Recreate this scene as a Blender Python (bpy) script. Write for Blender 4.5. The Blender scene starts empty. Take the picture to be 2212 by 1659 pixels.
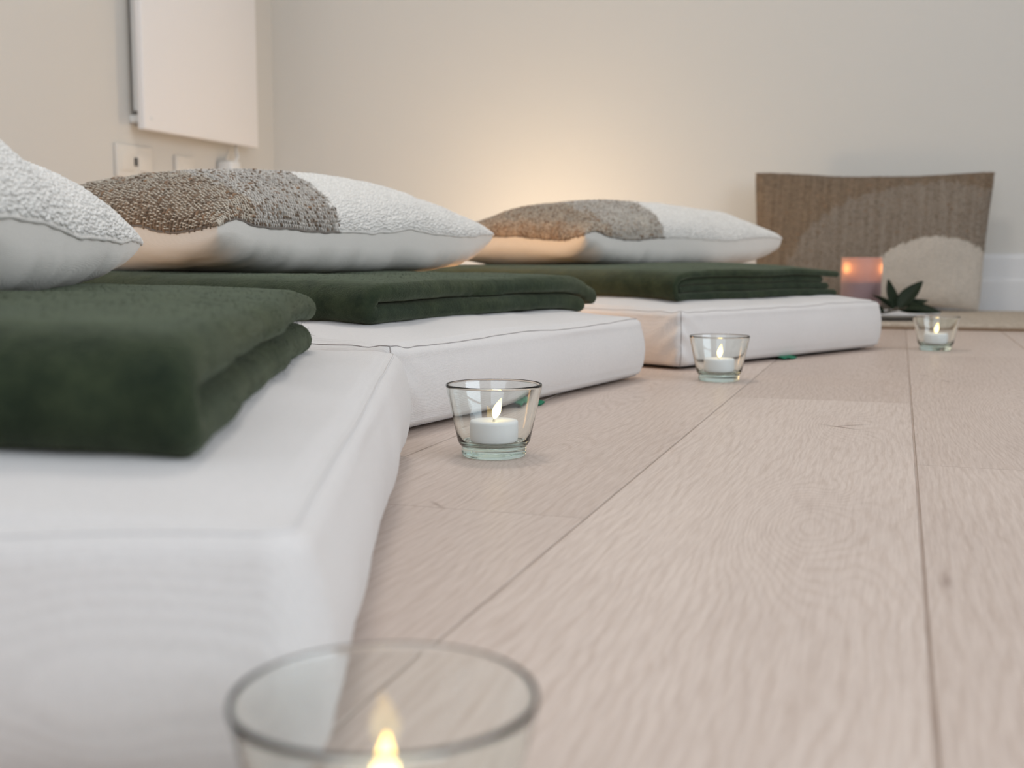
import bpy, math, random
import numpy as np
from math import sin, cos, pi, radians
random.seed(7); rng = np.random.default_rng(7)
S = bpy.context.scene; C = S.collection

# ---------------------------------------------------------------- camera, world, light, exposure
ROT = radians(18.18)                    # the room is turned this much clockwise from the view direction
cam_d = bpy.data.cameras.new('camera'); cam = bpy.data.objects.new('camera', cam_d); C.objects.link(cam)
cam.location = (0, 0, .154); cam.rotation_euler = (radians(90-6.17), 0, 0)
cam_d.sensor_width = 36; cam_d.lens = 36*2540/2212
cam_d.dof.use_dof = True; cam_d.dof.focus_distance = .97; cam_d.dof.aperture_fstop = 9.0
cam_d.clip_start = .01; cam_d.clip_end = 50
S.camera = cam
S.view_settings.view_transform = 'Standard'; S.view_settings.look = 'None'
S.view_settings.gamma = 1; S.view_settings.exposure = 0.16
try: S.view_settings.use_curve_mapping = False
except Exception: pass
S.cycles.use_denoising = True
S.cycles.max_bounces = 24; S.cycles.transmission_bounces = 22; S.cycles.diffuse_bounces = 6
S.cycles.sample_clamp_indirect = 4

W = bpy.data.worlds.new('World'); S.world = W; W.use_nodes = True
W.node_tree.nodes['Background'].inputs[0].default_value = (.55, .65, .8, 1)
W.node_tree.nodes['Background'].inputs[1].default_value = 1.0

def RW(v, u, z=0.0):                    # room coordinates (across, along, up) -> world
    return (v*cos(ROT)+u*sin(ROT), -v*sin(ROT)+u*cos(ROT), z)

def area(name, v, u, z, w, h, power, col, facing):
    l = bpy.data.lights.new(name, 'AREA'); l.shape = 'RECTANGLE'; l.size = w; l.size_y = h
    l.energy = power; l.color = col
    o = bpy.data.objects.new(name, l); C.objects.link(o); o.location = RW(v, u, z)
    rz = {'left': pi/2, 'back': 0, 'front': pi, 'right': -pi/2}[facing]
    o.rotation_euler = (pi/2, 0, rz-ROT); return o
VL, VR, UB, UF, H = -1.93, 2.3, 3.42, -1.9, 2.5
area('window_daylight_right', VR-.03, .2, 1.35, 2.0, 1.5, 43, (.81, .905, 1.0), 'left')
area('window_daylight_front', -.1, UF+.03, 1.45, 2.4, 1.5, 20, (.84, .92, 1.0), 'back')
def added_ceil_light():  # added overhead light, unseen above the frame, brightens walls and mattresses
    l = bpy.data.lights.new('added_ceiling_lamp_light', 'AREA'); l.shape = 'DISK'; l.size = .5; l.energy = 12.0; l.color = (1, .95, .88)
    o = bpy.data.objects.new('added_ceiling_lamp_light', l); C.objects.link(o); o.location = RW(-.7, 1.6, H-.14)
added_ceil_light()

# ---------------------------------------------------------------- node helpers
class N:
    def __init__(s, name):
        s.m = bpy.data.materials.new(name); s.m.use_nodes = True; s.t = s.m.node_tree; s.t.nodes.clear()
        s.out = s.t.nodes.new('ShaderNodeOutputMaterial'); s.b = s.n('ShaderNodeBsdfPrincipled')
        s.l(s.b.outputs[0], s.out.inputs[0])
    def n(s, ty, **k):
        x = s.t.nodes.new(ty)
        for a, b in k.items(): setattr(x, a, b)
        return x
    def l(s, a, b): s.t.links.new(a, b)
    def put(s, sock, v):
        if isinstance(v, bpy.types.NodeSocket): s.l(v, sock)
        else: sock.default_value = v
    def math(s, op, a, b=0.0, c=None):
        x = s.n('ShaderNodeMath', operation=op); s.put(x.inputs[0], a); s.put(x.inputs[1], b)
        if c is not None: s.put(x.inputs[2], c)
        return x.outputs[0]
    def obj(s):
        x = s.n('ShaderNodeTexCoord'); return x.outputs['Object']
    def xyz(s, v):
        x = s.n('ShaderNodeSeparateXYZ'); s.l(v, x.inputs[0]); return x.outputs
    def comb(s, a, b, c):
        x = s.n('ShaderNodeCombineXYZ'); s.put(x.inputs[0], a); s.put(x.inputs[1], b); s.put(x.inputs[2], c); return x.outputs[0]
    def noise(s, vec, scale, detail=3, rough=.5):
        x = s.n('ShaderNodeTexNoise'); s.l(vec, x.inputs['Vector']); x.inputs['Scale'].default_value = scale
        x.inputs['Detail'].default_value = detail; x.inputs['Roughness'].default_value = rough; return x.outputs['Fac']
    def mix(s, f, a, b):
        x = s.n('ShaderNodeMix', data_type='RGBA'); s.put(x.inputs[0], f)
        for sock, v in ((x.inputs[6], a), (x.inputs[7], b)):
            s.put(sock, v if isinstance(v, bpy.types.NodeSocket) else (*v, 1))
        return x.outputs[2]
    def ramp(s, f, lo, hi, a=0.0, b=1.0):
        x = s.n('ShaderNodeMapRange'); s.l(f, x.inputs[0])
        for i, v in enumerate((lo, hi, a, b)): x.inputs[i+1].default_value = v
        return x.outputs[0]
    def bump(s, h, dist, strength=1.0):
        x = s.n('ShaderNodeBump'); s.l(h, x.inputs['Height']); x.inputs['Distance'].default_value = dist
        x.inputs['Strength'].default_value = strength; s.l(x.outputs[0], s.b.inputs['Normal']); return x
    def set(s, **k):
        for a, v in k.items():
            a = a.replace('_', ' ')
            sock = s.b.inputs[a]
            if isinstance(v, tuple) and len(v) == 3: v = (*v, 1)
            s.put(sock, v)
        return s

def plain(name, col, rough=.6, noise_amt=.0, scale=20, **k):
    a = N(name); a.set(Roughness=rough, **k)
    if noise_amt:
        f = a.noise(a.obj(), scale, 4)
        a.l(a.mix(f, tuple(c*(1-noise_amt) for c in col), tuple(min(1, c*(1+noise_amt)) for c in col)), a.b.inputs['Base Color'])
        a.bump(f, .0006, .5)
    else: a.set(Base_Color=col)
    return a.m

def linen(name, col, pitch=.0011, depth=.00022, tint=.05, sheen=.15, wr=.0):
    a = N(name); o = a.obj(); X = a.xyz(o)
    nz = a.noise(o, 500, 2)
    k = 2*pi/pitch
    yz = a.math('ADD', X[1], X[2])
    s1 = a.math('SINE', a.math('MULTIPLY', a.math('ADD', X[0], yz), k*.7))
    s2 = a.math('SINE', a.math('MULTIPLY', a.math('SUBTRACT', X[0], yz), k*.7))
    w = a.math('MULTIPLY_ADD', a.math('MULTIPLY', s1, s2), .35, nz)
    f2 = a.noise(o, 14, 4)
    c = a.mix(a.ramp(w, .1, .9), tuple(v*(1-2.2*tint) for v in col), col)
    c = a.mix(a.ramp(f2, .3, .7, 0, .5), c, tuple(v*(1-tint) for v in col))
    a.l(c, a.b.inputs['Base Color'])
    big = a.noise(o, 22, 3)
    hh = a.math('MULTIPLY_ADD', big, wr/depth if wr else 0.0, w)
    a.bump(hh, depth, .8)
    a.set(Roughness=.9, Sheen_Weight=sheen, Specular_IOR_Level=.2)
    return a.m

def wool():
    a = N('green_wool'); o = a.obj()
    f = a.noise(o, 45, 5, .65); g = a.noise(o, 900, 2); m = a.noise(o, 12, 3)
    c = a.mix(a.ramp(f, .3, .7), (.013, .020, .012), (.038, .049, .026))
    c = a.mix(a.ramp(m, .35, .7, 0, .55), c, (.026, .038, .028))
    a.l(c, a.b.inputs['Base Color'])
    h = a.math('MULTIPLY_ADD', f, 2.5, g)
    a.bump(h, .0008, .8)
    a.set(Roughness=1.0, Sheen_Weight=.40, Sheen_Roughness=.4, Sheen_Tint=(.46, .50, .36), Specular_IOR_Level=.1)
    return a.m

def yarn(name, rough=.95, amt=.12, scale=700):
    a = N(name); v = a.n('ShaderNodeVertexColor'); v.layer_name = 'yarn'
    f = a.noise(a.obj(), scale, 3)
    hs = a.n('ShaderNodeHueSaturation'); a.l(v.outputs[0], hs.inputs['Color']); a.l(a.ramp(f, .25, .75, 1-amt*2, 1+amt), hs.inputs['Value'])
    a.l(hs.outputs[0], a.b.inputs['Base Color']); a.bump(f, .0005, .7)
    a.set(Roughness=rough, Sheen_Weight=.2, Specular_IOR_Level=.15); return a.m

def glassmat(name='clear_glass'):
    a = N(name); a.t.nodes.remove(a.b)
    g = a.n('ShaderNodeBsdfGlass'); g.inputs['Roughness'].default_value = 0; g.inputs['IOR'].default_value = 1.42
    g.inputs['Color'].default_value = (.990, 1, .995, 1); a.l(g.outputs[0], a.out.inputs[0])
    v = a.n('ShaderNodeVolumeAbsorption'); v.inputs['Color'].default_value = (.20, .82, .68, 1); v.inputs['Density'].default_value = 6
    a.l(v.outputs[0], a.out.inputs['Volume']); return a.m

def emit(name, col, st, col2=None, z0=0, z1=1):
    a = N(name); a.t.nodes.remove(a.b); e = a.n('ShaderNodeEmission')
    if col2:
        z = a.xyz(a.obj())[2]
        a.l(a.mix(a.ramp(z, z0, z1), col, col2), e.inputs[0])
    else: e.inputs[0].default_value = (*col, 1)
    e.inputs[1].default_value = st; a.l(e.outputs[0], a.out.inputs[0]); return a.m

KN = [(-.052, .69, .026, .075, 75), (-.040, .80, .012, .03, -22), (-.046, 1.124, .020, .05, 48), (.118, 1.22, .035, .14, 95), (-.265, .90, .02, .07, 55), (-.30, 1.35, .02, .1, 50),
      (.13, .12, .025, .09, 70), (-.07, 1.62, .03, .14, 70), (-.26, .30, .02, .07, 55), (.09, 2.2, .03, .12, 80)]
def oak():
    a = N('pale_oak'); o = a.obj(); X = a.xyz(o); v, u = X[0], X[1]
    at = a.n('ShaderNodeVertexColor'); at.layer_name = 'plank'; A = a.n('ShaderNodeSeparateColor'); a.l(at.outputs[0], A.inputs[0])
    off = a.math('MULTIPLY', A.outputs[1], 37.0)
    st = a.comb(v, a.math('MULTIPLY', u, .22), off)
    warp = a.noise(st, 14, 3, .5); warp2 = a.noise(a.comb(v, a.math('MULTIPLY', u, .22), off), 60, 3, .6)
    fld = a.math('MULTIPLY', v, 900.0)
    fld = a.math('ADD', fld, a.math('MULTIPLY', warp, 46.0)); warp3 = a.noise(a.comb(v, a.math('MULTIPLY', u, .3), off), 26, 4, .6); fld = a.math('ADD', fld, a.math('MULTIPLY', warp2, 8.0)); fld = a.math('ADD', fld, a.math('MULTIPLY', warp3, 14.0))
    for kv, ku, sv, su, am in KN:
        dv = a.math('DIVIDE', a.math('SUBTRACT', v, kv), sv); du = a.math('DIVIDE', a.math('SUBTRACT', u, ku), su)
        q = a.math('ADD', a.math('MULTIPLY', dv, dv), a.math('MULTIPLY', du, du))
        e = a.math('EXPONENT', a.math('MULTIPLY', q, -.5))
        fld = a.math('MULTIPLY_ADD', e, float(am), fld)
    ring = a.math('SINE', fld)
    fib = a.noise(a.comb(a.math('MULTIPLY', v, 1.0), a.math('MULTIPLY', u, .05), off), 620, 3, .6)
    fib2 = a.noise(a.comb(v, a.math('MULTIPLY', u, .035), off), 190, 4, .6)
    rg = a.ramp(ring, -.2, 1.0)
    rg = a.math('MULTIPLY', rg, a.ramp(fib2, .3, .65, .2, 1.0))
    tone = a.mix(A.outputs[0], (.53, .432, .374), (.655, .558, .495))
    dark = a.n('ShaderNodeMix', data_type='RGBA', blend_type='MULTIPLY'); dark.inputs[0].default_value = 1
    a.l(tone, dark.inputs[6])
    a.l(a.mix(rg, (1.02, 1.02, 1.02), (.91, .885, .865)), dark.inputs[7])
    d2 = a.n('ShaderNodeMix', data_type='RGBA', blend_type='MULTIPLY'); d2.inputs[0].default_value = 1
    a.l(dark.outputs[2], d2.inputs[6]); a.l(a.mix(a.ramp(fib, .35, .7), (1.04, 1.04, 1.04), (.90, .88, .87)), d2.inputs[7])
    big = a.noise(a.comb(v, a.math('MULTIPLY', u, .4), off), 6, 3)
    d3 = a.n('ShaderNodeMix', data_type='RGBA', blend_type='MULTIPLY'); d3.inputs[0].default_value = 1
    a.l(d2.outputs[2], d3.inputs[6]); a.l(a.mix(a.ramp(big, .3, .7), (1.03, 1.02, 1.01), (.93, .91, .90)), d3.inputs[7])
    col = a.mix(A.outputs[2], d3.outputs[2], (.20, .165, .115))
    # cracks and dark marks of the knots
    for kv, ku, sv, su, ang, amt in ((-.047, 1.10, .0020, .017, .9, .9), (-.040, 1.112, .0018, .016, -.9, .8), (.026, .585, .0022, .013, 0, .55), (-.270, .672, .0015, .010, .7, .6), (.035, 1.62, .003, .008, 0, .5), (.06, 1.55, .003, .008, .4, .5), (-.05, .745, .006, .02, .3, .12)):
        dv = a.math('SUBTRACT', v, kv); du = a.math('SUBTRACT', u, ku)
        p1 = a.math('ADD', a.math('MULTIPLY', dv, cos(ang)/sv), a.math('MULTIPLY', du, sin(ang)/sv))
        p2 = a.math('ADD', a.math('MULTIPLY', dv, -sin(ang)/su), a.math('MULTIPLY', du, cos(ang)/su))
        p1 = a.math('MULTIPLY_ADD', a.math('SUBTRACT', warp2, .5), 2.6, p1)
        q = a.math('ADD', a.math('MULTIPLY', p1, p1), a.math('MULTIPLY', p2, p2))
        e = a.math('MULTIPLY', a.math('EXPONENT', a.math('MULTIPLY', q, -1.0)), amt)
        col = a.mix(e, col, (.20, .12, .09))
    a.l(col, a.b.inputs['Base Color'])
    h = a.math('MULTIPLY_ADD', rg, -.8, a.math('MULTIPLY', fib, -1.0))
    a.bump(h, .00012, .6)
    a.set(Roughness=a.ramp(fib, .3, .7, .36, .46), Specular_IOR_Level=.35)
    return a.m

def wallmat(name, col):
    a = N(name); o = a.obj(); f = a.noise(o, 160, 4, .6); g = a.noise(o, 1.5, 2)
    a.l(a.mix(g, col, tuple(c*.985 for c in col)), a.b.inputs['Base Color']); a.bump(f, .0004, .35)
    a.set(Roughness=.85, Specular_IOR_Level=.25); return a.m

M = dict(
    wall=wallmat('wall_paint', (.64, .622, .585)), white=wallmat('white_paint', (.80, .795, .79)), oak=oak(),
    mat=linen('mattress_linen', (.715, .68, .655), .0016, .00030, .06, wr=.0009), seam=plain('seam_thread', (.36, .33, .32), .9),
    seam_pale=plain('seam_thread_pale', (.68, .66, .65), .9), under=plain('dark_underside', (.03, .028, .03), .9), tag=plain('green_tag', (.01, .20, .10), .6),
    linen=linen('cushion_linen', (.75, .71, .65), .0009, .0002, .03, wr=.0015), wool=wool(), yarn=yarn('woven_yarn'), base=yarn('woven_ground', amt=.2, scale=420),
    glass=glassmat(), led=plain('tealight_plastic', (.93, .935, .94), .45, Subsurface_Weight=.0),
    flame=emit('flame_glow', (1, .78, .34), 4.2, (1, .62, .16), .006, .0165), wick=plain('wick_plastic', (.90, .88, .82), .4),
    ivory=plain('ivory_plastic', (.68, .65, .60), .5), skirt=plain('skirting_paint', (.70, .70, .705), .5), heater=plain('heater_enamel', (.80, .785, .78), .45), metal=plain('white_metal', (.72, .73, .73), .35), darkm=plain('dark_rubber', (.05, .05, .05), .6),
    leaf=plain('leaf_green', (.007, .016, .005), .5, .35, 60, Specular_IOR_Level=.25), stem=plain('stem_brown', (.07, .05, .03), .7),
    plate=plain('white_ceramic', (.72, .74, .76), .25),
    chrome=plain('chrome', (.7, .72, .72), .2, Metallic=1.0))
def jute():
    a = N('jute'); o = a.obj(); f = a.noise(o, 150, 4, .75); g = a.noise(o, 40, 3)
    c = a.mix(a.ramp(f, .35, .65), (.36, .29, .22), (.68, .60, .50)); c = a.mix(a.ramp(a.xyz(o)[2], .003, .010), (.16, .09, .045), c); a.l(c, a.b.inputs['Base Color']); a.bump(f, .003, 1); a.set(Roughness=.95); return a.m
M['jute'] = jute()
def waxm():
    a = N('mauve_wax'); a.t.nodes.remove(a.b)
    tr = a.n('ShaderNodeBsdfTranslucent'); tr.inputs[0].default_value = (.95, .48, .30, 1)
    df = a.n('ShaderNodeBsdfPrincipled'); df.inputs['Base Color'].default_value = (.33, .235, .245, 1); df.inputs['Roughness'].default_value = .45
    mx = a.n('ShaderNodeMixShader'); mx.inputs[0].default_value = .20; a.l(df.outputs[0], mx.inputs[1]); a.l(tr.outputs[0], mx.inputs[2]); a.l(mx.outputs[0], a.out.inputs[0]); return a.m
M['wax'] = waxm(); M['waxdivider'] = plain('dark_wax_divider', (.26, .13, .12), .6)  # divider colour kept dark so flame light spreads less inside the candle

# ---------------------------------------------------------------- object helpers
def mk(name, V, F, mats, parent=None, smooth=True, fm=None, loc=None, rot=None):
    me = bpy.data.meshes.new(name); me.from_pydata([tuple(map(float, p)) for p in V], [], [tuple(map(int, f)) for f in F])
    for m in (mats if isinstance(mats, (list, tuple)) else [mats]): me.materials.append(m)
    if fm is not None: me.polygons.foreach_set('material_index', np.asarray(fm, dtype=np.int32))
    me.polygons.foreach_set('use_smooth', [smooth]*len(me.polygons)); me.update()
    o = bpy.data.objects.new(name, me); C.objects.link(o)
    if parent: o.parent = parent
    if loc is not None: o.location = loc
    if rot is not None: o.rotation_euler = rot
    return o
def thing(name, label, cat, loc, rz=0.0, group=None):
    o = bpy.data.objects.new(name, None); C.objects.link(o); o.location = loc; o.rotation_euler = (0, 0, rz); o.empty_display_size = .05
    o['label'] = label; o['category'] = cat
    if group: o['group'] = group
    return o
def tag(o, label, cat, group=None):
    o['label'] = label; o['category'] = cat
    if group: o['group'] = group
    return o
def struct(o): o['kind'] = 'structure'; return o
def colors(o, name, cols):
    at = o.data.color_attributes.new(name, 'FLOAT_COLOR', 'POINT')
    c = np.ones((len(cols), 4), np.float32); c[:, :3] = cols; at.data.foreach_set('color', c.ravel())
def box(x0, x1, y0, y1, z0, z1, base=0):
    V = [(x, y, z) for z in (z0, z1) for y in (y0, y1) for x in (x0, x1)]
    F = [(0, 2, 3, 1), (4, 5, 7, 6), (0, 1, 5, 4), (2, 6, 7, 3), (0, 4, 6, 2), (1, 3, 7, 5)]
    return V, [tuple(i+base for i in f) for f in F]
def boxes(lst):
    V, F = [], []
    for b in lst:
        v, f = box(*b, base=len(V)); V += v; F += f
    return V, F
def grid_faces(n, m, wrap_m=False, off=0, flip=False):
    i = np.arange(n-1)[:, None]; j = np.arange(m if wrap_m else m-1)[None, :]; j2 = (j+1) % m
    q = np.stack([i*m+j, (i+1)*m+j, (i+1)*m+j2, i*m+j2], -1).reshape(-1, 4)+off
    return q[:, ::-1] if flip else q
def lathe(prof, seg=64):
    V, F = [], []; R = []
    for r, z in prof:
        if r < 1e-7: R.append([len(V)]); V.append((0, 0, z))
        else: R.append(list(range(len(V), len(V)+seg))); V += [(r*cos(2*pi*k/seg), r*sin(2*pi*k/seg), z) for k in range(seg)]
    for a, b in zip(R, R[1:]):
        for k in range(seg):
            k2 = (k+1) % seg
            if len(a) == 1 and len(b) == 1: continue
            if len(a) == 1: F.append((a[0], b[k2], b[k]))
            elif len(b) == 1: F.append((a[k], a[k2], b[0]))
            else: F.append((a[k], a[k2], b[k2], b[k]))
    return V, F
def tube(pts, r, seg=8, closed=False):
    P = np.array(pts, float); n = len(P)
    T = np.roll(P, -1, 0)-np.roll(P, 1, 0) if closed else np.gradient(P, axis=0)
    T /= np.linalg.norm(T, axis=1)[:, None]+1e-12
    up = np.array([0, 0, 1.]); A = np.cross(T, up); bad = np.linalg.norm(A, axis=1) < .1
    A[bad] = np.cross(T[bad], [1., 0, 0]); A /= np.linalg.norm(A, axis=1)[:, None]; B = np.cross(A, T)
    r = np.broadcast_to(np.asarray(r, float), (n,))
    ph = np.arange(seg)*2*pi/seg
    V = P[:, None]+r[:, None, None]*(A[:, None]*np.cos(ph)[None, :, None]+B[:, None]*np.sin(ph)[None, :, None])
    V = V.reshape(-1, 3)
    F = grid_faces(n, seg, True).tolist()
    if closed: F += [((n-1)*seg+k, k, (k+1) % seg, (n-1)*seg+(k+1) % seg) for k in range(seg)]
    else: F += [tuple(range(seg)), tuple(range(n*seg-1, (n-1)*seg-1, -1))]
    return V, F
def fnoise(P, sc, seed=0, oct=4, k=6):
    r = np.random.default_rng(seed); out = np.zeros(len(P)); amp = 1.; tot = 0
    for o in range(oct):
        for _ in range(k):
            d = r.normal(size=3); d /= np.linalg.norm(d); out += amp*np.sin((P@d)*sc*r.uniform(.7, 1.3)+r.uniform(0, 6.28))/k**.5
        tot += amp; sc *= 1.9; amp *= .5
    return out/tot
def rotz(V, a):
    V = np.asarray(V, float); c, s = cos(a), sin(a); return np.stack([V[:, 0]*c-V[:, 1]*s, V[:, 0]*s+V[:, 1]*c, V[:, 2]], 1)

# ---------------------------------------------------------------- the room
def roombox(name, lst, m, smooth=False):
    V, F = boxes(lst); o = struct(mk(name, V, F, m, smooth=smooth)); o.rotation_euler = (0, 0, -ROT); return o
WD, V0 = .188, .016
def floor():
    V, F, col = [], [], []
    joints = {0: [-.6, 1.305, 2.9], 1: [-.28, .915, 1.95, 3.1], -1: [.664, 1.95, 3.2], 2: [.3, 1.5, 2.7], -2: [0, 1.2, 2.5], -3: [.7, 2.0]}
    tones = {(0, 1): (.90, .11), (0, 2): (.28, .43), (1, 2): (.40, .77), (1, 1): (.58, .31), (1, 3): (.62, .9), (-1, 0): (.78, .55), (-1, 1): (.58, .25), (-1, 2): (.6, .05), (1, 4): (.3, .2)}
    r = random.Random(3)
    for k in range(-10, 13):
        v1 = V0+k*WD; v0 = v1-WD
        if v1 < VL-.1 or v0 > VR+.1: continue
        js = [UF]+sorted(joints.get(k, [r.uniform(-1.2, -.3), r.uniform(.3, 1), r.uniform(1.6, 2.4), ]))+[UB+.02]
        for i, (a, b) in enumerate(zip(js, js[1:])):
            if b-a < .01: continue
            t = tones.get((k, i), (r.uniform(.3, .9), r.uniform(0, 1)))
            g = .0012; ge = .0003; d = .0024
            ring_t = [(v0+g, a+ge), (v1-g, a+ge), (v1-g, b-ge), (v0+g, b-ge)]; ring_b = [(v0, a), (v1, a), (v1, b), (v0, b)]
            n = len(V)
            V += [(x, y, 0) for x, y in ring_t]+[(x, y, -d) for x, y in ring_b]; col += [(t[0], t[1], 0)]*4+[(t[0], t[1], 1)]*4
            F.append((n, n+1, n+2, n+3))
            for q in range(4): F.append((n+q, n+4+q, n+4+(q+1) % 4, n+(q+1) % 4))
    n = len(V); v, f = box(VL-.1, VR+.1, UF-.1, UB+.1, -.06, -.0011, n); V += v; F += f; col += [(.2, .2, 0)]*8
    o = struct(mk('floor', V, F, M['oak'], smooth=False)); colors(o, 'plank', col); o.rotation_euler = (0, 0, -ROT)
floor()
T = .12
roombox('wall_left', [(VL-T, VL, UF-T, UB+T, -.06, H)], M['wall'])
roombox('wall_back', [(VL, VR, UB, UB+T, -.06, H)], M['wall'])
# right wall and front wall carry the windows that light the room
def wall_open(name, side, a0, a1, w0, w1, z0, z1):
    L = [(a0, w0, -.06, H), (w1, a1, -.06, H), (w0, w1, -.06, z0), (w0, w1, z1, H)]
    if side == 'right': bs = [(VR, VR+T, p, q, r, s) for p, q, r, s in L]
    else: bs = [(p, q, UF-T, UF, r, s) for p, q, r, s in L]
    roombox(name, bs, M['wall'])
wall_open('wall_right', 'right', UF-T, UB+T, -.85, 1.25, .58, 2.12)
wall_open('wall_front', 'front', VL, VR, -1.35, 1.15, .68, 2.22)
roombox('ceiling', [(VL-T, VR+T, UF-T, UB+T, H, H+.1)], M['white'])
def window(name, side, w0, w1, z0, z1):
    o = bpy.data.objects.new(name, None); C.objects.link(o); o['kind'] = 'structure'; o.rotation_euler = (0, 0, -ROT)
    f = .05; mid = (w0+w1)/2
    fr = [(w0, w1, z0, z0+f), (w0, w1, z1-f, z1), (w0, w0+f, z0+f, z1-f), (w1-f, w1, z0+f, z1-f), (mid-.03, mid+.03, z0+f, z1-f)]
    p = [(w0+f, w1-f, z0+f, z1-f)]
    if side == 'right':
        FB = [(VR+.02, VR+.07, a, b, c, d) for a, b, c, d in fr]; PB = [(VR+.042, VR+.048, a, b, c, d) for a, b, c, d in p]
    else:
        FB = [(a, b, UF-.07, UF-.02, c, d) for a, b, c, d in fr]; PB = [(a, b, UF-.048, UF-.042, c, d) for a, b, c, d in p]
    V, F = boxes(FB); mk('window_frame', V, F, M['white'], o, False)
    V, F = boxes(PB); mk('window_pane', V, F, M['glasspane'], o, False)
a = N('window_glass'); a.set(Base_Color=(1, 1, 1), Roughness=0.0, Transmission_Weight=1.0); M['glasspane'] = a.m
window('window_1', 'right', -.85, 1.25, .58, 2.12)
window('window_2', 'front', -1.35, 1.15, .68, 2.22)
# skirting boards: a tall board with a stepped moulding above it
def skirting(name, axis):
    prof = [(0, 0), (.020, 0), (.020, .088), (.016, .094), (.013, .098), (.013, .150), (.008, .160), (0, .163)]
    if axis == 'back': pts = [(VL, 0), (VR, 0)]; f = lambda a, d, z: (a, UB-d, z)
    elif axis == 'left': pts = [(UF, 0), (UB, 0)]; f = lambda a, d, z: (VL+d, a, z)
    else: pts = [(UF, 0), (UB, 0)]; f = lambda a, d, z: (VR-d, a, z)
    V = [f(p[0], d, z) for p in pts for d, z in prof]; n = len(prof)
    F = [(i, i+1, n+i+1, n+i) for i in range(n-1)]
    o = struct(mk(name, V, F, M['skirt'], smooth=False)); o.rotation_euler = (0, 0, -ROT)
skirting('baseboard_back', 'back'); skirting('baseboard_left', 'left'); skirting('baseboard_right', 'right')

# added ceiling lamp, unseen above the frame, put in to brighten the room
cl = thing('added_ceiling_lamp', 'added round white ceiling lamp, unseen above the frame, to brighten the room', 'lamp', RW(-.7, 1.6, H-.10))
V, F = lathe([(0, .10), (.24, .10), (.26, .09), (.27, .05), (.27, .0), (.262, -.0), (.262, .05), (.25, .08), (0, .085)], 48); mk('added_lamp_rim', V, F, M['white'], cl)

# flat wall heater on the left wall
hr = thing('wall_heater', 'white flat panel heater hung upright on the left wall', 'heater', RW(VL, 2.93, .483), -ROT)
def rbox(sx, sy, sz, r, name, m, parent, loc):
    import bmesh
    bm = bmesh.new(); bmesh.ops.create_cube(bm, size=1); bmesh.ops.scale(bm, vec=(sx, sy, sz), verts=bm.verts)
    bmesh.ops.bevel(bm, geom=list(bm.edges), offset=r, segments=3, profile=.5, affect='EDGES')
    me = bpy.data.meshes.new(name); bm.to_mesh(me); bm.free(); me.materials.append(m)
    for p in me.polygons: p.use_smooth = True
    o = bpy.data.objects.new(name, me); C.objects.link(o); o.location = loc
    if parent: o.parent = parent
    return o
rbox(.022, .572, 1.3, .004, 'panel', M['heater'], hr, (.051, 0, .65))
rbox(.022, .50, .018, .003, 'mounting_rail', M['metal'], hr, (.029, -.02, .030))
rbox(.022, .50, .018, .003, 'mounting_rail', M['metal'], hr, (.029, -.02, 1.20))
for y in (-.255, .21):
    rbox(.040, .022, .020, .003, 'wall_bracket', M['metal'], hr, (.020, y, .030))
rbox(.022, .015, 1.22, .003, 'side_channel', M['metal'], hr, (.028, -.262, .66))
s = rbox(.003, .010, .010, .001, 'indicator_light', M['metal'], hr, (.0625, -.255, .030))
# sockets and valve under the heater
so = thing('wall_socket', 'white double wall socket plate low on the left wall, below the heater edge', 'socket', RW(VL, 2.67, .402), -ROT)
rbox(.012, .15, .085, .003, 'socket_plate', M['ivory'], so, (.006, 0, 0))
for y in (-.035, .035): rbox(.004, .050, .050, .0015, 'socket_face', M['ivory'], so, (.0125, y, 0))
rbox(.006, .010, .022, .001, 'rocker_switch', M['darkm'], so, (.013, .0, .0))
s2 = thing('switched_outlet', 'small white outlet plate below the middle of the wall heater', 'socket', RW(VL, 2.90, .392), -ROT)
rbox(.012, .085, .085, .003, 'socket_plate', M['ivory'], s2, (.006, 0, 0)); rbox(.004, .04, .03, .0015, 'socket_face', M['ivory'], s2, (.0125, 0, .01))
pl = thing('heater_plug', 'grey plug and cable hanging below the right end of the heater', 'plug', RW(VL, 3.10, .395), -ROT)
rbox(.05, .055, .045, .008, 'plug_body', M['metal'], pl, (.028, 0, .018))
V, F = tube([(.04, .0, .03), (.045, .015, .045), (.04, .03, .055), (.03, .04, .075), (.03, .04, .09)], .004); mk('cable', V, F, M['metal'], pl)

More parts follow.
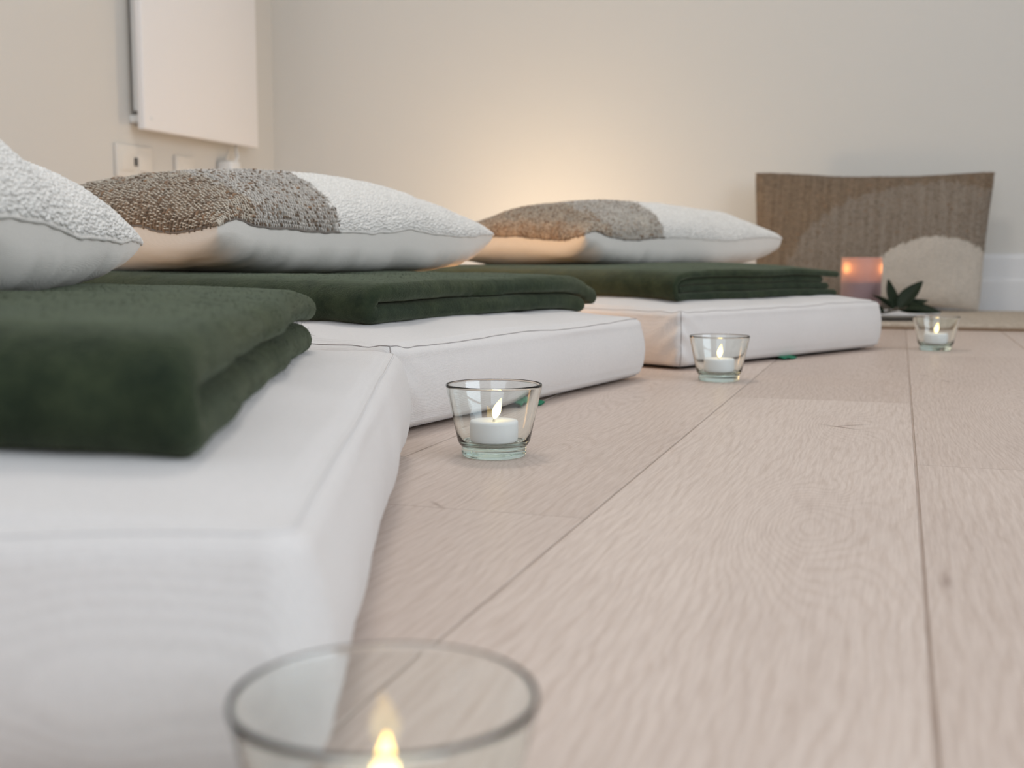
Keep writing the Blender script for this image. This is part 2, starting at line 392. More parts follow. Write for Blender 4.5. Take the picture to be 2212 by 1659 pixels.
# ---------------------------------------------------------------- floor mattresses
def top_z(x, y, L, D, h=.077, c=.017):
    fx = 1-np.abs(2*x/L-1)**6; fy = 1-np.abs(2*y/D-1)**6
    return h+c*np.clip(fx, 0, 1)*np.clip(fy, 0, 1)
def outline(L, D, rads, per=26, seglen=.006, inset=0.0):
    # rads: front-left, front-right, back-right, back-left; the same number of points whatever the inset
    R0 = rads; rads = [max(.0015, q-inset) for q in rads]
    cs = [((0, 0), rads[0], pi), ((L, 0), rads[1], 1.5*pi), ((L, D), rads[2], 0), ((0, D), rads[3], .5*pi)]
    P, Nn, cid = [], [], []
    ctr = [(inset+rads[0], inset+rads[0]), (L-inset-rads[1], inset+rads[1]), (L-inset-rads[2], D-inset-rads[2]), (inset+rads[3], D-inset-rads[3])]
    for i in range(4):
        a0 = cs[i][2]
        for k in range(per+1):
            a = a0+k/per*pi/2; P.append((ctr[i][0]+rads[i]*cos(a), ctr[i][1]+rads[i]*sin(a))); Nn.append((cos(a), sin(a)))
        j = (i+1) % 4; a = a0+pi/2; e = (ctr[j][0]+rads[j]*cos(a), ctr[j][1]+rads[j]*sin(a)); s = P[-1]
        n = int(((L, D)[i % 2]-R0[i]-R0[j])/seglen)
        for k in range(1, n): P.append((s[0]+(e[0]-s[0])*k/n, s[1]+(e[1]-s[1])*k/n)); Nn.append((cos(a), sin(a)))
    return np.array(P), np.array(Nn)
def mattress(P0, theta, L, D, rads, label, seed, tag_x=None, h=.077, lift=.004, seam='seam', r=.010):
    root = thing('floor_mattress', label, 'mattress', (P0[0], P0[1], 0), radians(90-theta), 'white floor mattresses')
    P, Nn = outline(L, D, rads); m = len(P); ctr = np.array([L/2, D/2])
    rings = []   # (inset along normal, z, scale)
    def bulge(z): return -.005*sin(pi*min(1, max(0, (z-r)/(h-2*r))))
    for k in (.0, .3, .6, .8, .9, .96): rings.append((r*1.8, lift+.001, k))
    for k in range(0, 9): a = k/8*pi/2; rings.append((r*1.6*(1-sin(a)), lift+r*(1-cos(a)), 1))
    nz = 14
    for k in range(1, nz): z = lift+r+(h-lift-2*r)*k/nz; rings.append((bulge(z), z, 1))
    for k in range(0, 9):
        a = k/8*pi/2; rings.append((r*(1-cos(a)), h-r+r*sin(a), 1))
    rings.append((r+.0028, h+.0004, 1)); 
    for d in (.005, .009, .015, .024, .036): rings.append((r+d, None, 1))
    inner = r+.036
    for k in np.linspace(1, 0, 46)[1:]: rings.append((inner, None, k))
    V = []
    for d, z, k in rings:
        q = outline(L, D, rads, inset=d)[0]; q = ctr+(q-ctr)*k
        zz = top_z(q[:, 0], q[:, 1], L, D, h) if z is None else np.full(m, z)
        V.append(np.concatenate([q, zz[:, None]], 1))
    V = np.concatenate(V)
    # soft dents and wrinkles of the cover
    nrm = np.zeros_like(V); side = (V[:, 2] < h-.004)
    nn = np.tile(Nn, (len(rings), 1)); wu = np.clip((V[:, 2]-(h-.010))/.010, 0, 1); wu = wu*wu*(3-2*wu); nrm[:, :2] = nn*(1-wu)[:, None]; nrm[:, 2] = wu
    dz = fnoise(V, 22, seed)*(.0036 if seam != 'seam' else .0024)+fnoise(V*np.array([1, 1, .4]), 75, seed+1, 3)*.0007
    w = np.where(V[:, 2] < lift+.004, .15, 1.0)
    V = V+nrm*(dz*w)[:, None]
    # puckers near front corners
    for cx_, cy_ in (((0, 0), (0, D)) if seam == 'seam' else ()):
        dd = np.hypot(V[:, 0]-cx_, V[:, 1]-cy_); e = np.exp(-(dd/.035)**2)
        V += nrm*(e*.0022*np.sin(V[:, 2]*210+dd*160+seed))[:, None]*np.where(V[:, 2] > h+.004, .4, 1)[:, None]
    V[:, 2] = np.maximum(V[:, 2], .0008)
    F = grid_faces(len(rings), m, True, flip=True)
    mk('cover', V, F, M['mat'], root)
    nr = 6+9+nz-1+6
    loopv = V[nr*m:(nr+1)*m]
    S1, F1 = tube(loopv+np.concatenate([Nn*.0001, np.full((m, 1), .0002)], 1), .0005, 5, True); mk('top_seam', S1, F1, M[seam], root)
    b0 = 6+3; loopb = V[b0*m:(b0+1)*m]
    S1, F1 = tube(loopb+np.concatenate([Nn*.0003, np.zeros((m, 1))], 1), .0006, 5, True); mk('bottom_seam', S1, F1, M[seam], root)
    for ci in ((0,) if seam == 'seam' else ()):
        idx = 13
        col = [V[i*m+idx] for i in range(b0, nr+1)]
        col = np.array(col)+np.array([*Nn[idx], 0])*.0002
        S1, F1 = tube(col, .0006, 5); mk('corner_seam', S1, F1, M[seam], root)
    bv, bf = boxes([(.03, L-.03, .03, D-.03, 0, .006)]); mk('underside', bv, bf, M['under'], root, False)
    if tag_x is not None:
        # little green fabric tag folded out from under the front edge
        tv, tf = [], []
        for i in range(9):
            for j in range(5):
                x = tag_x+i/8*.034; tv.append((x, .010-j/4*.016, .0012+.0035*(1-j/4)+.0012*sin(i*.9)*(j/4)))
        g = grid_faces(9, 5); n = len(tv); tv2 = tv+[(a_, b_, c_+.0012) for a_, b_, c_ in tv]
        tf = g.tolist()+(grid_faces(9, 5, off=n, flip=True)).tolist()
        o = mk('fabric_tag', tv2, tf, M['tag'], root); o['label'] = 'small green tag under the front edge'
    return root
MA = [dict(P=(-.056, .315), th=-2.9, L=.60, D=.70), dict(P=(-.101, .988), th=28.5, L=.575, D=.78), dict(P=(.229, 1.588), th=45.7, L=.562, D=.80)]
mattress(MA[0]['P'], MA[0]['th'], .60, .70, (.014, .020, .02, .02), 'nearest white floor mattress, cut off by the left edge of the photo', 1, seam='seam_pale', r=.008)
mattress(MA[1]['P'], MA[1]['th'], .575, .78, (.010, .030, .02, .02), 'middle white floor mattress, behind the sharp glass tealight holder', 2, .240)
mattress(MA[2]['P'], MA[2]['th'], .562, .80, (.010, .034, .02, .02), 'farthest white floor mattress, beside the pink candle and plant', 3, .245, h=.080)

# ---------------------------------------------------------------- folded green blankets
def blanket(ma, label, along0, perp0, length, depth, paths, seed, fuzz=30000, shift=None, rot=0.0):
    L, D = ma['L'], ma['D']; phi = radians(90-ma['th'])
    al = np.array([cos(phi), sin(phi)]); pe = np.array([-sin(phi), cos(phi)])
    org = np.array(ma['P'])+al*along0+pe*perp0
    AV, AF, off = [], [], 0
    for (pts, t, d0, dep) in paths:
        pts = np.array(pts)
        # densify
        seg = np.linalg.norm(np.diff(pts, axis=0), axis=1); s = np.r_[0, np.cumsum(seg)]; n = int(s[-1]/.0045)
        ss = np.linspace(0, s[-1], n); p = np.stack([np.interp(ss, s, pts[:, 0]), np.interp(ss, s, pts[:, 1])], 1)
        # the ends are rounded off
        kk = np.sin(np.linspace(-pi/2, 0, 7))[:-1]
        tg = np.gradient(p, axis=0); tg /= np.linalg.norm(tg, axis=1)[:, None]
        pre = [p[0]+tg[0]*(t/2)*k for k in kk]; post = [p[-1]-tg[-1]*(t/2)*k for k in kk[::-1]]
        th = np.r_[[max(.02, (1-k*k)**.5) for k in kk], np.ones(n), [max(.02, (1-k*k)**.5) for k in kk[::-1]]]*t
        p = np.concatenate([pre, p, post]); tg = np.concatenate([[tg[0]]*len(kk), tg, [tg[-1]]*len(kk)])
        nr = np.stack([-tg[:, 1], tg[:, 0]], 1)
        # stadium section across the depth
        sec = []
        na = 9; nd = int(dep/.007)
        for k in range(na): a_ = pi/2+k/(na-1)*pi; sec.append((0, .5*cos(a_), .5*sin(a_)))
        for k in range(1, nd): sec.append((k/nd, 0, -.5))
        for k in range(na): a_ = -pi/2+k/(na-1)*pi; sec.append((1, .5*cos(a_), .5*sin(a_)))
        for k in range(1, nd): sec.append((1-k/nd, 0, .5))
        sec = np.array(sec); m = len(sec)
        dcoord = d0+(t/2+sec[None, :, 0]*(dep-t))+sec[None, :, 1]*th[:, None]
        X = p[:, 0][:, None]+nr[:, 0][:, None]*sec[None, :, 2]*th[:, None]
        Z = p[:, 1][:, None]+nr[:, 1][:, None]*sec[None, :, 2]*th[:, None]
        V = np.stack([X, dcoord, Z], -1).reshape(-1, 3)
        AV.append(V); AF.append(grid_faces(len(p), m, True, off)); off += len(V)
    V = np.concatenate(AV); F = np.concatenate(AF)
    zt = V[:, 2].max(); up = np.clip(V[:, 2]/zt, 0, 1)
    V[:, 2] += up**1.5*.0030*fnoise(V*np.array([1, .5, 0]), 26, seed, 2)
    V[:, 2] -= .0055*np.exp(-(V[:, 0]/.022)**2)*np.clip(up*2-1, 0, 1)
    V[:, 1] += .0035*fnoise(V*np.array([1, .1, 2.0]), 30, seed+5, 2)
    V[:, 0] += .0025*fnoise(V*np.array([.3, 1, 1.5]), 24, seed+8, 2)
    V += (fnoise(V, 130, seed+9, 3)*.0006)[:, None]*np.array([.3, .6, .8])
    if shift: V = shift(V)
    if rot: V = rotz(V, rot)
    lx = V[:, 0]+along0; ly = V[:, 1]+perp0
    V[:, 2] += (.0015 if ma is MA[2] else 0)+top_z(np.clip(lx, 0, L), np.clip(ly, 0, D), L, D)+.0012
    # felted fibres standing off the surface
    if fuzz:
        f = F[rng.integers(0, len(F), fuzz)]; e1 = V[f[:, 1]]-V[f[:, 0]]; e2 = V[f[:, 3]]-V[f[:, 0]]
        nn = np.cross(e1, e2); nn /= np.linalg.norm(nn, axis=1)[:, None]+1e-12
        b = V[f[:, 0]]+e1*rng.random((fuzz, 1))+e2*rng.random((fuzz, 1))
        d = nn*rng.uniform(.2, 1, (fuzz, 1))+rng.normal(size=(fuzz, 3))*.75; d /= np.linalg.norm(d, axis=1)[:, None]
        ln = rng.uniform(.0014, .0060, (fuzz, 1)); w = np.cross(d, rng.normal(size=(fuzz, 3))); w /= np.linalg.norm(w, axis=1)[:, None]
        n0 = len(V); V = np.concatenate([V, b-w*.0001, b+w*.0001, b+d*ln])
        i = np.arange(fuzz); hf = np.stack([n0+i, n0+fuzz+i, n0+2*fuzz+i], 1)
        FF = F.tolist()+hf.tolist()
    else: FF = F.tolist()
    o = mk('folded_blanket', V, FF, M['wool'], loc=(org[0], org[1], 0), rot=(0, 0, phi))
    tag(o, label, 'blanket', 'folded green blankets'); return o
def U(xl, x_low, x_up, zc, R, n=14):
    pts = [(x_low, zc-R), (x_low*.66, zc-R), (x_low*.33, zc-R), (xl+R, zc-R)]
    pts += [(xl+R-R*sin(a_), zc-R*cos(a_)) for a_ in np.linspace(0, pi, n)][1:-1]
    pts += [(xl+R, zc+R), (x_up*.33, zc+R), (x_up*.66, zc+R), (x_up, zc+R)]
    return pts
t = .0195
blanket(MA[0], 'folded dark green wool blanket on the nearest mattress', .060, .044, .46, .50, [(U(t/2, .425, .443, t+.0006, t/2+.0006), t, 0, .50)], 11, 70000, rot=.027)
def sh2(V):
    k = np.clip((V[:, 0]-.06)/.40, 0, 1); upper = V[:, 2] > t*1.05
    V[:, 1] -= np.where(upper, .006*np.sin(V[:, 0]*20), 0); V[:, 2] -= np.where(upper, 0, 0)
    V[:, 2] -= np.where((V[:, 0] > .495) & upper, (V[:, 0]-.495)*.25, 0); return V
blanket(MA[1], 'folded dark green wool blanket in two thick layers on the middle mattress', .074, .080, .45, .46, [(U(t/2, .478, .527, t+.0006, t/2+.0006), t, 0, .64)], 21, 90000, sh2)
t3 = .0106
blanket(MA[2], 'folded dark green blanket showing several thin layers, on the farthest mattress', .060, .060, .42, .46,
        [(U(t3/2, .435, .440, 2*t3+.0012, 1.5*t3+.0006), t3, 0, .70), (U(1.5*t3+.004, .42, .40, 2*t3+.0012, .5*t3+.0003), t3, .006, .68)], 31, 50000)

# ---------------------------------------------------------------- patchwork cushions
BR, GR, WH = 0, 1, 2
def zone(s, tt, jag=0, Z=(.76, .385, .36, .56)):
    c = Z[0]
    q = np.where(s < c, (c-s)/Z[1], (s-c)/Z[2])**2+(np.maximum(tt, 0)/Z[3])**2+jag
    g = np.where(s < .76, (.76-s)/.64, (s-.76)/.6)**2+(np.maximum(tt, 0)/.93)**2+jag
    return np.where(q < 1, WH, np.where(g < 1, GR, BR))
def cushion(root, a, b, Tt, Tb, seed, flat=None, pin=(.05, .07), detail=1.0, seamwave=.004, pb=.29, pal=None, taper=0.0, tilt_rows=0.0, Z=(.76, .385, .36, .56), wall=False, bump_corner=0.0):
    zn = lambda a_, b_, j_=0: zone(a_, b_, j_, Z)
    rs = np.random.default_rng(seed)
    def prof(u, v, p): return (np.clip(1-np.abs(u)**2.6, 0, 1)*np.clip(1-np.abs(v)**2.3, 0, 1))**p
    def base(u, v):
        x = a*u*(1-pin[0]*(1-v*v)); y = b*v*(1-pin[1]*(1-u*u)**1.0)
        if taper: x = x*(1-taper*(1-v)/2)
        cr = (np.abs(u)*np.abs(v))**7; x = x*(1-.016*cr); y = y*(1-.035*cr)
        P = np.stack([x, y, 0*x], -1).reshape(-1, 3)
        z = seamwave*fnoise(P, 28, seed, 2)+.0012*fnoise(P, 110, seed+2, 2)
        if bump_corner: z = z+bump_corner*(np.exp(-((P[:, 0]+a*.90)**2+(P[:, 1]+b*.97)**2)/.022**2)-.6*np.exp(-((P[:, 0]+a*.97)**2+(P[:, 1]+b*.6)**2)/.045**2))
        return x, y, z.reshape(x.shape)
    def ptop(u, v):
        x, y, z = base(u, v); h = prof(u, v, .46)
        P = np.stack([x, y, 0*x], -1).reshape(-1, 3); e = np.clip(h*4, 0, 1)*(1-h*.6)
        z = z*(1-.7*h)+Tt*h+(e*(.0035*fnoise(P, 55, seed+3, 3)).reshape(x.shape))
        return np.stack([x, y, z], -1)
    def pbot(u, v):
        x, y, z = base(u, v); h = prof(u, v, pb)
        P = np.stack([x, y, 0*x], -1).reshape(-1, 3); e = np.clip(h*5, 0, 1)*(1-h*.5)
        zz = z*(1-.7*h)-Tb*h+(e*(.0055*fnoise(P*np.array([1, .6, 1]), 42, seed+4, 3)+.002*fnoise(P*np.array([1.6, .4, 1]), 110, seed+14, 3)).reshape(x.shape))
        if flat is not None:
            d = -flat; k = .006; zz = d+np.log1p(np.exp(np.clip((zz-d)/k, -30, 30)))*k
        return np.stack([x, y, zz], -1)
    def gridp(n):
        q = np.linspace(-1, 1, n); return np.sign(q)*(1-(1-np.abs(q))**1.35)
    # linen back
    u, v = np.meshgrid(gridp(170), gridp(120), indexing='ij'); B = pbot(u, v).reshape(-1, 3)
    mk('linen_back', B, grid_faces(170, 120, flip=True), M['linen'], root)
    # woven front
    n1, n2 = 230, 160; u, v = np.meshgrid(gridp(n1), gridp(n2), indexing='ij'); Tp = ptop(u, v).reshape(-1, 3); Tp[:, 2] += .0006
    uu, vv = u.ravel(), v.ravel(); jag = fnoise(Tp, 260, seed+6, 2)*.05
    z = zn((uu+1)/2, (vv+1)/2, jag)
    nz = fnoise(Tp*np.array([3, .12, 0]), 150, seed+7, 3)*.8 if wall else fnoise(Tp*np.array([1, 2.5, 1]), 120, seed+7, 3); nz2 = fnoise(Tp, 45, seed+8, 3)
    cb, cb2, cg, cg2, cw = [np.array(c_) for c_ in (((.20, .145, .095), (.27, .20, .14), (.235, .185, .14), (.30, .25, .20), (.58, .52, .45)) if wall else ((.17, .115, .075), (.27, .195, .13), (.25, .215, .18), (.36, .32, .27), (.76, .73, .68)))]  # wall cushion's white is darkened to stand for the dimmer light there
    if pal: cb, cb2, cg, cg2 = cb*1.35, cb2*1.35, cg*1.45*np.array([.98, 1, .98]), cg2*1.4*np.array([.98, 1, .98])
    k1 = np.clip(.5+nz, 0, 1)[:, None]
    col = np.where((z == BR)[:, None], cb*(1-k1)+cb2*k1, np.where((z == GR)[:, None], cg*(1-k1)+cg2*k1, cw*(.96+.04*k1)))
    VV = [Tp]; FF = [grid_faces(n1, n2)]; CC = [col]; FM = [np.zeros(len(FF[0]))]; off = len(Tp)
    # yarn stitches: small arcs over the ground weave
    def arcs(us, vs, dirv, length, height, r, cols, segs=5, sides=4):
        nonlocal off
        e = .004
        p0 = ptop(us, vs); du = (ptop(us+e, vs)-p0); dv = (ptop(us, vs+e)-p0)
        du /= np.linalg.norm(du, axis=1)[:, None]+1e-12; dv /= np.linalg.norm(dv, axis=1)[:, None]+1e-12
        nn = np.cross(du, dv); nn /= np.linalg.norm(nn, axis=1)[:, None]+1e-12
        t_ = du*np.cos(dirv)[:, None]+dv*np.sin(dirv)[:, None]; t_ /= np.linalg.norm(t_, axis=1)[:, None]; s_ = np.cross(nn, t_)
        k = np.linspace(-1, 1, segs); ph = np.arange(sides)*2*pi/sides+pi/4
        ctr = p0[:, None]+t_[:, None]*(k[None, :, None]*length[:, None, None]/2)+nn[:, None]*((1-k**2)[None, :, None]*height[:, None, None]-.0003)
        out = ctr[:, :, None]+(s_[:, None, None]*np.cos(ph)[None, None, :, None]+nn[:, None, None]*np.sin(ph)[None, None, :, None])*r[:, None, None, None]*np.where(np.abs(k) > .9, .6, 1)[None, :, None, None]
        n = len(us); Vv = out.reshape(-1, 3); g = grid_faces(segs, sides, True)
        Ff = (g[None]+(np.arange(n)*segs*sides)[:, None, None]).reshape(-1, 4)+off
        VV.append(Vv); FF.append(Ff); CC.append(np.repeat(cols, segs*sides, 0)); FM.append(np.ones(len(Ff))); off += len(Vv)
    q_ = np.linspace(-1, 1, 2401)
    def arcmap(hh, w_):
        L_ = np.r_[0, np.cumsum(np.hypot(np.diff(q_)*w_, np.diff(hh)))]; return L_[-1], L_/L_[-1]
    LU, mU = arcmap(Tt*np.clip(1-np.abs(q_)**2.6, 0, 1)**.46, a); LV, mV = arcmap(Tt*np.clip(1-np.abs(q_)**2.3, 0, 1)**.46, b)
    def lattice(ds, dt, jt=.10):
        ns = int(LU/ds); nt = int(LV/dt); i, j = np.meshgrid(np.arange(ns), np.arange(nt), indexing='ij')
        s_ = (i+.5+.5*(j % 2))/ns; t_ = (j+.5)/nt; s_, t_ = s_.ravel(), t_.ravel()
        s_ = s_+rs.normal(size=len(s_))*.12/ns; t_ = t_+rs.normal(size=len(t_))*jt/nt
        ok = (s_ > .004) & (s_ < .996) & (t_ > .004) & (t_ < .996); s_, t_ = s_[ok], t_[ok]
        return (np.interp(s_, mU, q_)+1)/2, (np.interp(t_, mV, q_)+1)/2
    def jg(s_, t_): return fnoise(np.stack([s_*a*2, t_*b*2, 0*s_], 1), 300, seed+6, 2)*.07
    # brown and grey fields: cream stitches
    s_, t_ = lattice(.0042/detail, .0052/detail); zz = zn(s_, t_, jg(s_, t_)); Pn = np.stack([s_*2*a, t_*2*b, 0*s_], 1)
    patch = fnoise(Pn, 60, seed+9, 3)
    keep = (zz == GR) | ((zz == BR) & (patch < .75)); s1, t1, z1 = s_[keep], t_[keep], zz[keep]; n = len(s1)
    sh = rs.uniform(.75, 1.08, (n, 1))
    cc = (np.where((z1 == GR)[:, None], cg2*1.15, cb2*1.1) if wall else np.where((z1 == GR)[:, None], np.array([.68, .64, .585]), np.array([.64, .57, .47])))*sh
    brn = rs.random(n) < np.where(z1 == GR, .16, .24); cc[brn] = np.array([.19, .125, .08])*rs.uniform(.6, 1.5, (brn.sum(), 1))
    arcs(2*s1-1, 2*t1-1, np.full(n, pi/2 if wall else pi/2+.15)+rs.normal(size=n)*.13, rs.uniform(.0042, .0058, n)/detail, rs.uniform(.0012, .0022, n), np.full(n, .00072/detail), cc)
    # thick brown weft yarn and rusty slubs
    s_, t_ = lattice(.0085, .0052/detail); zz = zn(s_, t_, jg(s_, t_)); kp = (zz == BR) | ((zz == GR) & (rs.random(len(zz)) < .25)); s1, t1 = s_[kp], t_[kp]; n = len(s1)
    cc = np.array([.185, .130, .085])*(1.5 if pal else 1)*rs.uniform(.55, 1.5, (n, 1)); ru = rs.random(n) < .035; cc[ru] = np.array([.25, .15, .085])*rs.uniform(.8, 1.2, (ru.sum(), 1))
    arcs(2*s1-1, 2*t1-1, rs.normal(size=n)*.12, rs.uniform(.008, .012, n), np.where(ru, .0014, .0008)*rs.uniform(.7, 1.3, n), np.where(ru, .0017, .0011), cc)
    # white field: soft chunky ribs
    s_, t_ = lattice(.0050, .0031, .35); zz = zn(s_, t_, jg(s_, t_)); kp = zz == WH; s1, t1 = s_[kp], t_[kp]; n = len(s1)
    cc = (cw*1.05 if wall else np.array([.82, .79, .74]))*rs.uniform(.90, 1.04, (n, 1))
    arcs(2*s1-1, 2*t1-1, rs.normal(size=n)*.18+tilt_rows, rs.uniform(.0050, .0068, n), rs.uniform(.0003, .0010, n), rs.uniform(.0010, .0014, n), cc, 5, 5)
    V = np.concatenate(VV); F = sum([f.tolist() for f in FF], []); o = mk('woven_front', V, F, [M['base'], M['yarn']], root, fm=np.concatenate(FM))
    colors(o, 'yarn', np.concatenate(CC))
    # overlocked seam where front and back meet
    q = gridp(150); per = np.concatenate([np.stack([q, -np.ones(150)], 1)[:-1], np.stack([np.ones(150), q], 1)[:-1], np.stack([-q, np.ones(150)], 1)[:-1], np.stack([-np.ones(150), -q], 1)[:-1]])
    e = ptop(per[:, 0], per[:, 1]); S1, F1 = tube(e, .0013+.0003*np.sin(np.arange(len(e))*1.3), 6, True)
    so_ = mk('edge_seam', S1, F1, M['yarn'], root); zc = np.repeat(zn((per[:, 0]+1)/2, (per[:, 1]+1)/2), 6)
    cc = np.where((zc == WH)[:, None], np.array([.66, .63, .58]), np.array([.20, .17, .145])); colors(so_, 'yarn', cc)

def lying(ma, P1, theta, a, b, seamz, label, seed, Tt, Tb, flat, tilt=0.0, **k):
    phi = radians(90-theta)
    al = np.array([cos(phi), sin(phi)]); pe = np.array([-sin(phi), cos(phi)])
    c = np.array(P1)+al*a+pe*b
    root = thing('patchwork_cushion', label, 'cushion', (c[0], c[1], seamz), phi, 'patchwork cushions'); root.rotation_euler = (0, tilt, phi)
    cushion(root, a, b, Tt, Tb, seed, flat, **k); return root
p1 = np.array([-.258, .850])-2*.29*np.array([sin(radians(-2.5)), cos(radians(-2.5))])
lying(MA[0], p1, -2.5, .29, .19, .178, 'cushion at the left edge, only its white ribbed corner in the photo', 41, .083, .062, .0435, pb=.38, tilt=.062)
lying(MA[1], (-.296, 1.20), 28.5, .29, .19, .184, 'brown, grey and white woven cushion lying on the middle mattress blanket', 42, .078, .07, .0520, bump_corner=.009)
lying(MA[2], (.119, 1.905), 45.7, .29, .19, .186, 'brown, grey and white woven cushion lying on the farthest mattress blanket', 43, .071, .07, .0500, bump_corner=.008, detail=1.35, pal='light')
# the one leaning on the back wall
wc = thing('patchwork_cushion', 'brown woven cushion with white half circle, standing upright against the back wall', 'cushion', RW(-.084, 3.285, .2000), -ROT, 'patchwork cushions')
inner = bpy.data.objects.new('cushion_shape', None)
bpy.data.objects.remove(inner)
wc.rotation_euler = (radians(80), .020, -ROT)
cushion(wc, .307, .185, .055, .045, 44, None, pin=(.02, .10), detail=.8, taper=.07, Z=(.83, .36, .30, .50), wall=True)

# ---------------------------------------------------------------- glass holders and LED tealights
GP = [(0, .0006), (.0200, .0006), (.0215, 0), (.0238, 0), (.0250, .0010), (.0254, .0035), (.0252, .0068), (.0256, .0080), (.0272, .0098), (.0284, .0125),
      (.0300, .0200), (.0330, .0340), (.0372, .0540), (.0375, .0552), (.0371, .0562), (.0366, .0563), (.0361, .0555), (.0357, .0540), (.0315, .0340), (.0287, .0200), (.0266, .0140), (.0245, .0108), (.0210, .0096), (0, .0094)]
V, F = lathe(GP, 96)
def holder(x, y, label, first=[None]):
    if first[0] is None: o = mk('tealight_holder', V, F, M['glass']); first[0] = o
    else: o = first[0].copy(); C.objects.link(o); o.scale = (1, 1, 1)
    o.location = (x, y, .0002); return tag(o, label, 'candle holder', 'clear glass tealight holders')
BP = [(0, 0), (.0175, 0), (.0186, .0010), (.0189, .0030), (.0189, .0155), (.0186, .0172), (.0178, .0180), (.0150, .0181), (.006, .0172), (.0022, .0165), (0, .0165)]
def tealight(x, y, label, lean, az, first=[None]):
    if first[0] is None:
        r = thing('led_tealight', label, 'tealight', (0, 0, 0), 0, 'white tealights in the glass holders')
        v, f = lathe(BP, 64); mk('candle_body', v, f, M['led'], r)
        v, f = tube([(0, 0, .0160), (0, 0, .0180), (.0003, 0, .0205)], .0012, 10); mk('wick', v, f, M['wick'], r)
        fp = [(0, 0), (.0011, .0006), (.0026, .0030), (.0034, .0060), (.0032, .0085), (.0023, .0115), (.0012, .0145), (.0004, .0165), (0, .0172)]
        v, f = lathe(fp, 24); v = [(p[0]+.09*p[2]**2/.017*1.2, p[1], p[2]) for p in v]
        fl = mk('flame', v, f, M['flame'], r, loc=(.0003, 0, .0190)); first[0] = r
    else:
        s = first[0]; r = s.copy(); C.objects.link(r); r.scale = (1, 1, 1)
        for ch in s.children: c = ch.copy(); C.objects.link(c); c.parent = r
    r.location = (x, y, .0100); r.rotation_euler = (0, 0, az); r['label'] = label
    for ch in r.children:
        if ch.name.startswith('flame'): ch.rotation_euler = (0, lean, 0)
    return r
GL = [((-.0295, .263), 'nearest', -.10, 0), ((-.014, .906), 'second', .22, 0), ((.259, 1.465), 'third', .03, 0), ((.702, 1.945), 'farthest', .05, 0)]
HL = ['large blurred glass tealight holder at the bottom edge, closest to the viewer', 'clear glass tealight holder in sharp focus beside the middle mattress', 'clear glass tealight holder in front of the corner of the farthest mattress', 'small distant glass tealight holder on the floor near the woven rug']
TL = ['blurred tealight with glowing flame in the nearest glass at the bottom edge', 'white tealight with leaning yellow flame in the sharply focused glass', 'white tealight in the glass before the farthest mattress', 'white tealight in the distant glass near the woven rug']
for i, ((x, y), w, lean, az) in enumerate(GL):
    ho = holder(x, y, HL[i]); te = tealight(x, y, TL[i], lean, az)
    if i == 0:
        ho.scale = te.scale = (.955,)*3; te.location.z = .0096       # this one is a touch smaller

# ---------------------------------------------------------------- rug, candle, plate and leaves at the back wall
def rug():
    x0, x1, y0, y1 = -.60, 1.25, 2.64, 3.38
    n, m = 370, 90; V = []
    i, j = np.meshgrid(np.linspace(0, 1, n), np.linspace(0, 1, m), indexing='ij')
    X = x0+(x1-x0)*i; Y = y0+(y1-y0)*j
    rows = 44; Z = .011+.0022*np.abs(np.sin(Y/(y1-y0)*pi*rows))*np.where(np.sin(X*420+np.floor(Y/(y1-y0)*rows)*pi) > 0, 1, .5)
    e = np.minimum(np.minimum(j, 1-j)*m/4, 1)*np.minimum(np.minimum(i, 1-i)*n/4, 1); Z = Z*e**.5+.0004
    V = np.stack([X, Y, Z], -1).reshape(-1, 3); V[:, 1] += .002*fnoise(V, 60, 5, 2)*(np.minimum(j, 1-j).ravel() < .05)
    F = grid_faces(n, m).tolist()
    o = mk('jute_rug', V, F, M['jute'], loc=(0, 0, 0), rot=(0, 0, -ROT)); tag(o, 'flat woven natural jute rug along the back wall', 'rug')
rug()
Z0 = .0150
tr = thing('serving_plate', 'low white plate on the jute rug, under the leaf sprig and pink candle', 'plate', RW(-.035, 2.84, Z0), -ROT)
v, f = lathe([(0, 0), (.085, 0), (.10, .004), (.125, .011), (.128, .0125), (.126, .0135), (.10, .0075), (.085, .004), (0, .004)], 72); mk('plate_dish', v, f, M['plate'], tr)
pc = thing('pillar_candle', 'pinkish mauve pillar candle with two glowing flames, before the wall cushion', 'candle', RW(-.085, 2.86, Z0+.0045))
v, f = lathe([(0, 0), (.043, 0), (.0455, .003), (.0455, .130), (.0450, .1325), (.0438, .1332), (.0428, .1325), (.0426, .131)], 64); mk('wax_body', v, f, M['wax'], pc)
v, f = lathe([(.0450, .0765), (.044, .0775), (.0250, .078), (.0240, .081), (.0240, .122), (.0225, .124), (0, .124)], 48); mk('wax_divider', v, f, M['waxdivider'], pc)  # unseen divider, added to confine the flame glow to two spots
fm = emit('candle_flame', (1, .62, .24), 26)
for dx in (-.0318, .0322):
    v, f = tube([(dx, -.0170, .0775), (dx, -.0170, .100)], .0012, 6); w_ = mk('wick', v, f, M['darkm'], pc)
    v, f = lathe([(0, 0), (.003, .002), (.0048, .008), (.0042, .014), (.002, .021), (0, .025)], 16); fl = mk('flame', v, f, fm, pc, loc=(dx, -.0170, .0975))
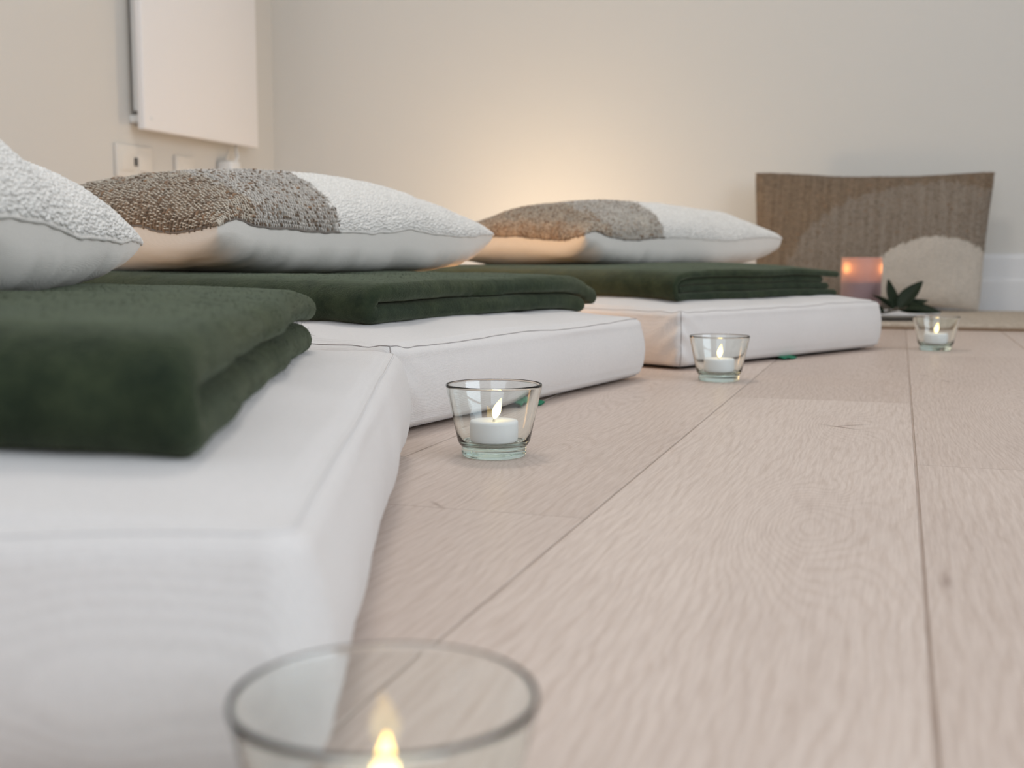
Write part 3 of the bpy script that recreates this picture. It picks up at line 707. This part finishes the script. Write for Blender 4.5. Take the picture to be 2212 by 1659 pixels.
# sprig of dark leaves
sp = thing('leaf_sprig', 'sprig of dark glossy green leaves lying on the white plate', 'plant', RW(.0, 2.77, Z0+.010), -ROT)
def leaf(base, az, el, L, w, curl):
    d = np.array([cos(az)*cos(el), sin(az)*cos(el), sin(el)]); sd = np.array([-sin(az), cos(az), 0.]); sd = sd*.75+np.array([0, 0, .66]); sd -= d*(sd@d); sd /= np.linalg.norm(sd); up = np.cross(d, sd)
    n, m = 18, 7; P = []
    for i in range(n):
        t_ = i/(n-1); ww = w*(sin(pi*t_**.8))**.8*(1-.25*t_)+.0004
        for j in range(m):
            s_ = (j/(m-1)-.5)*2; P.append(np.array(base)+d*L*t_+sd*ww*s_+up*(.12*ww*s_*s_*3-curl*L*t_*t_))
    P = np.array(P); N2 = len(P); P2 = P-up*.0006
    V = np.concatenate([P, P2]); F = grid_faces(n, m).tolist()+grid_faces(n, m, off=N2, flip=True).tolist()
    for i in range(n-1): F += [(i*m, i*m+N2, (i+1)*m+N2, (i+1)*m), (i*m+m-1, (i+1)*m+m-1, (i+1)*m+m-1+N2, i*m+m-1+N2)]
    o = mk('leaf', V, F, M['leaf'], sp); return o
v, f = tube([(-.055, .02, .0), (-.03, .01, .004), (0, 0, .012), (.02, -.004, .018)], .0022, 8); mk('stem', v, f, M['stem'], sp)
for bz, az, el, L, w, cu in (((-.012, 0, .014), radians(112), radians(52), .078, .021, -.10), ((0, 0, .014), radians(35), radians(47), .088, .021, .05), ((.0, 0, .012), radians(-12), radians(2), .090, .019, .12),
                         ((-.03, .01, .006), radians(185), radians(12), .06, .016, .1), ((.01, 0, .014), radians(-45), radians(12), .055, .015, .25), ((-.02, 0, .008), radians(-100), radians(10), .05, .015, .2),
                         ((-.012, 0, .012), radians(168), radians(40), .055, .014, .1), ((.006, 0, .014), radians(5), radians(22), .06, .014, .1)):
    leaf(bz, az, el, L, w, cu)

# ---------------------------------------------------------------- warm lamps hidden behind the cushions
def globe(x, y, r, label, power, st):
    g = thing('globe_lamp', label, 'lamp', (x, y, 0))
    v, f = lathe([(0, 0), (.048, 0), (.05, .004), (.046, .012), (.006, .016), (.005, .155), (0, .155)], 40); mk('lamp_base', v, f, M['white'], g)
    v, f = lathe([(r*sin(a_), r-r*cos(a_)) for a_ in np.linspace(0, pi, 24)], 40)
    mk('lamp_shade', [(p[0], p[1], p[2]+.150) for p in v], f, emit('lamp_glow', (1, .75, .48), st), g)
gx, gy, _ = RW(-1.0, 3.00); globe(gx, gy, .05, 'warm glowing globe lamp on the floor near the back wall, behind the cushions', 0, 54)
def lantern(x, y, label, st):
    g = thing('candle_lantern', label, 'lantern', (x, y, 0))
    v, f = lathe([(0, 0), (.036, 0), (.037, .004), (.036, .012), (0, .012)], 36); mk('lantern_base', v, f, M['white'], g)
    v, f = lathe([(0, .012), (.032, .012), (.033, .03), (.033, .115), (.030, .125), (0, .128)], 36); mk('lantern_shade', v, f, emit('lantern_glow', (1, .55, .22), st), g)
lantern(-.175, 1.80, 'small warm candle lantern on the floor between the middle and farthest mattresses', 24)
lantern(-.52, 1.12, 'small warm candle lantern on the floor between the nearest and middle mattresses', 4.5)
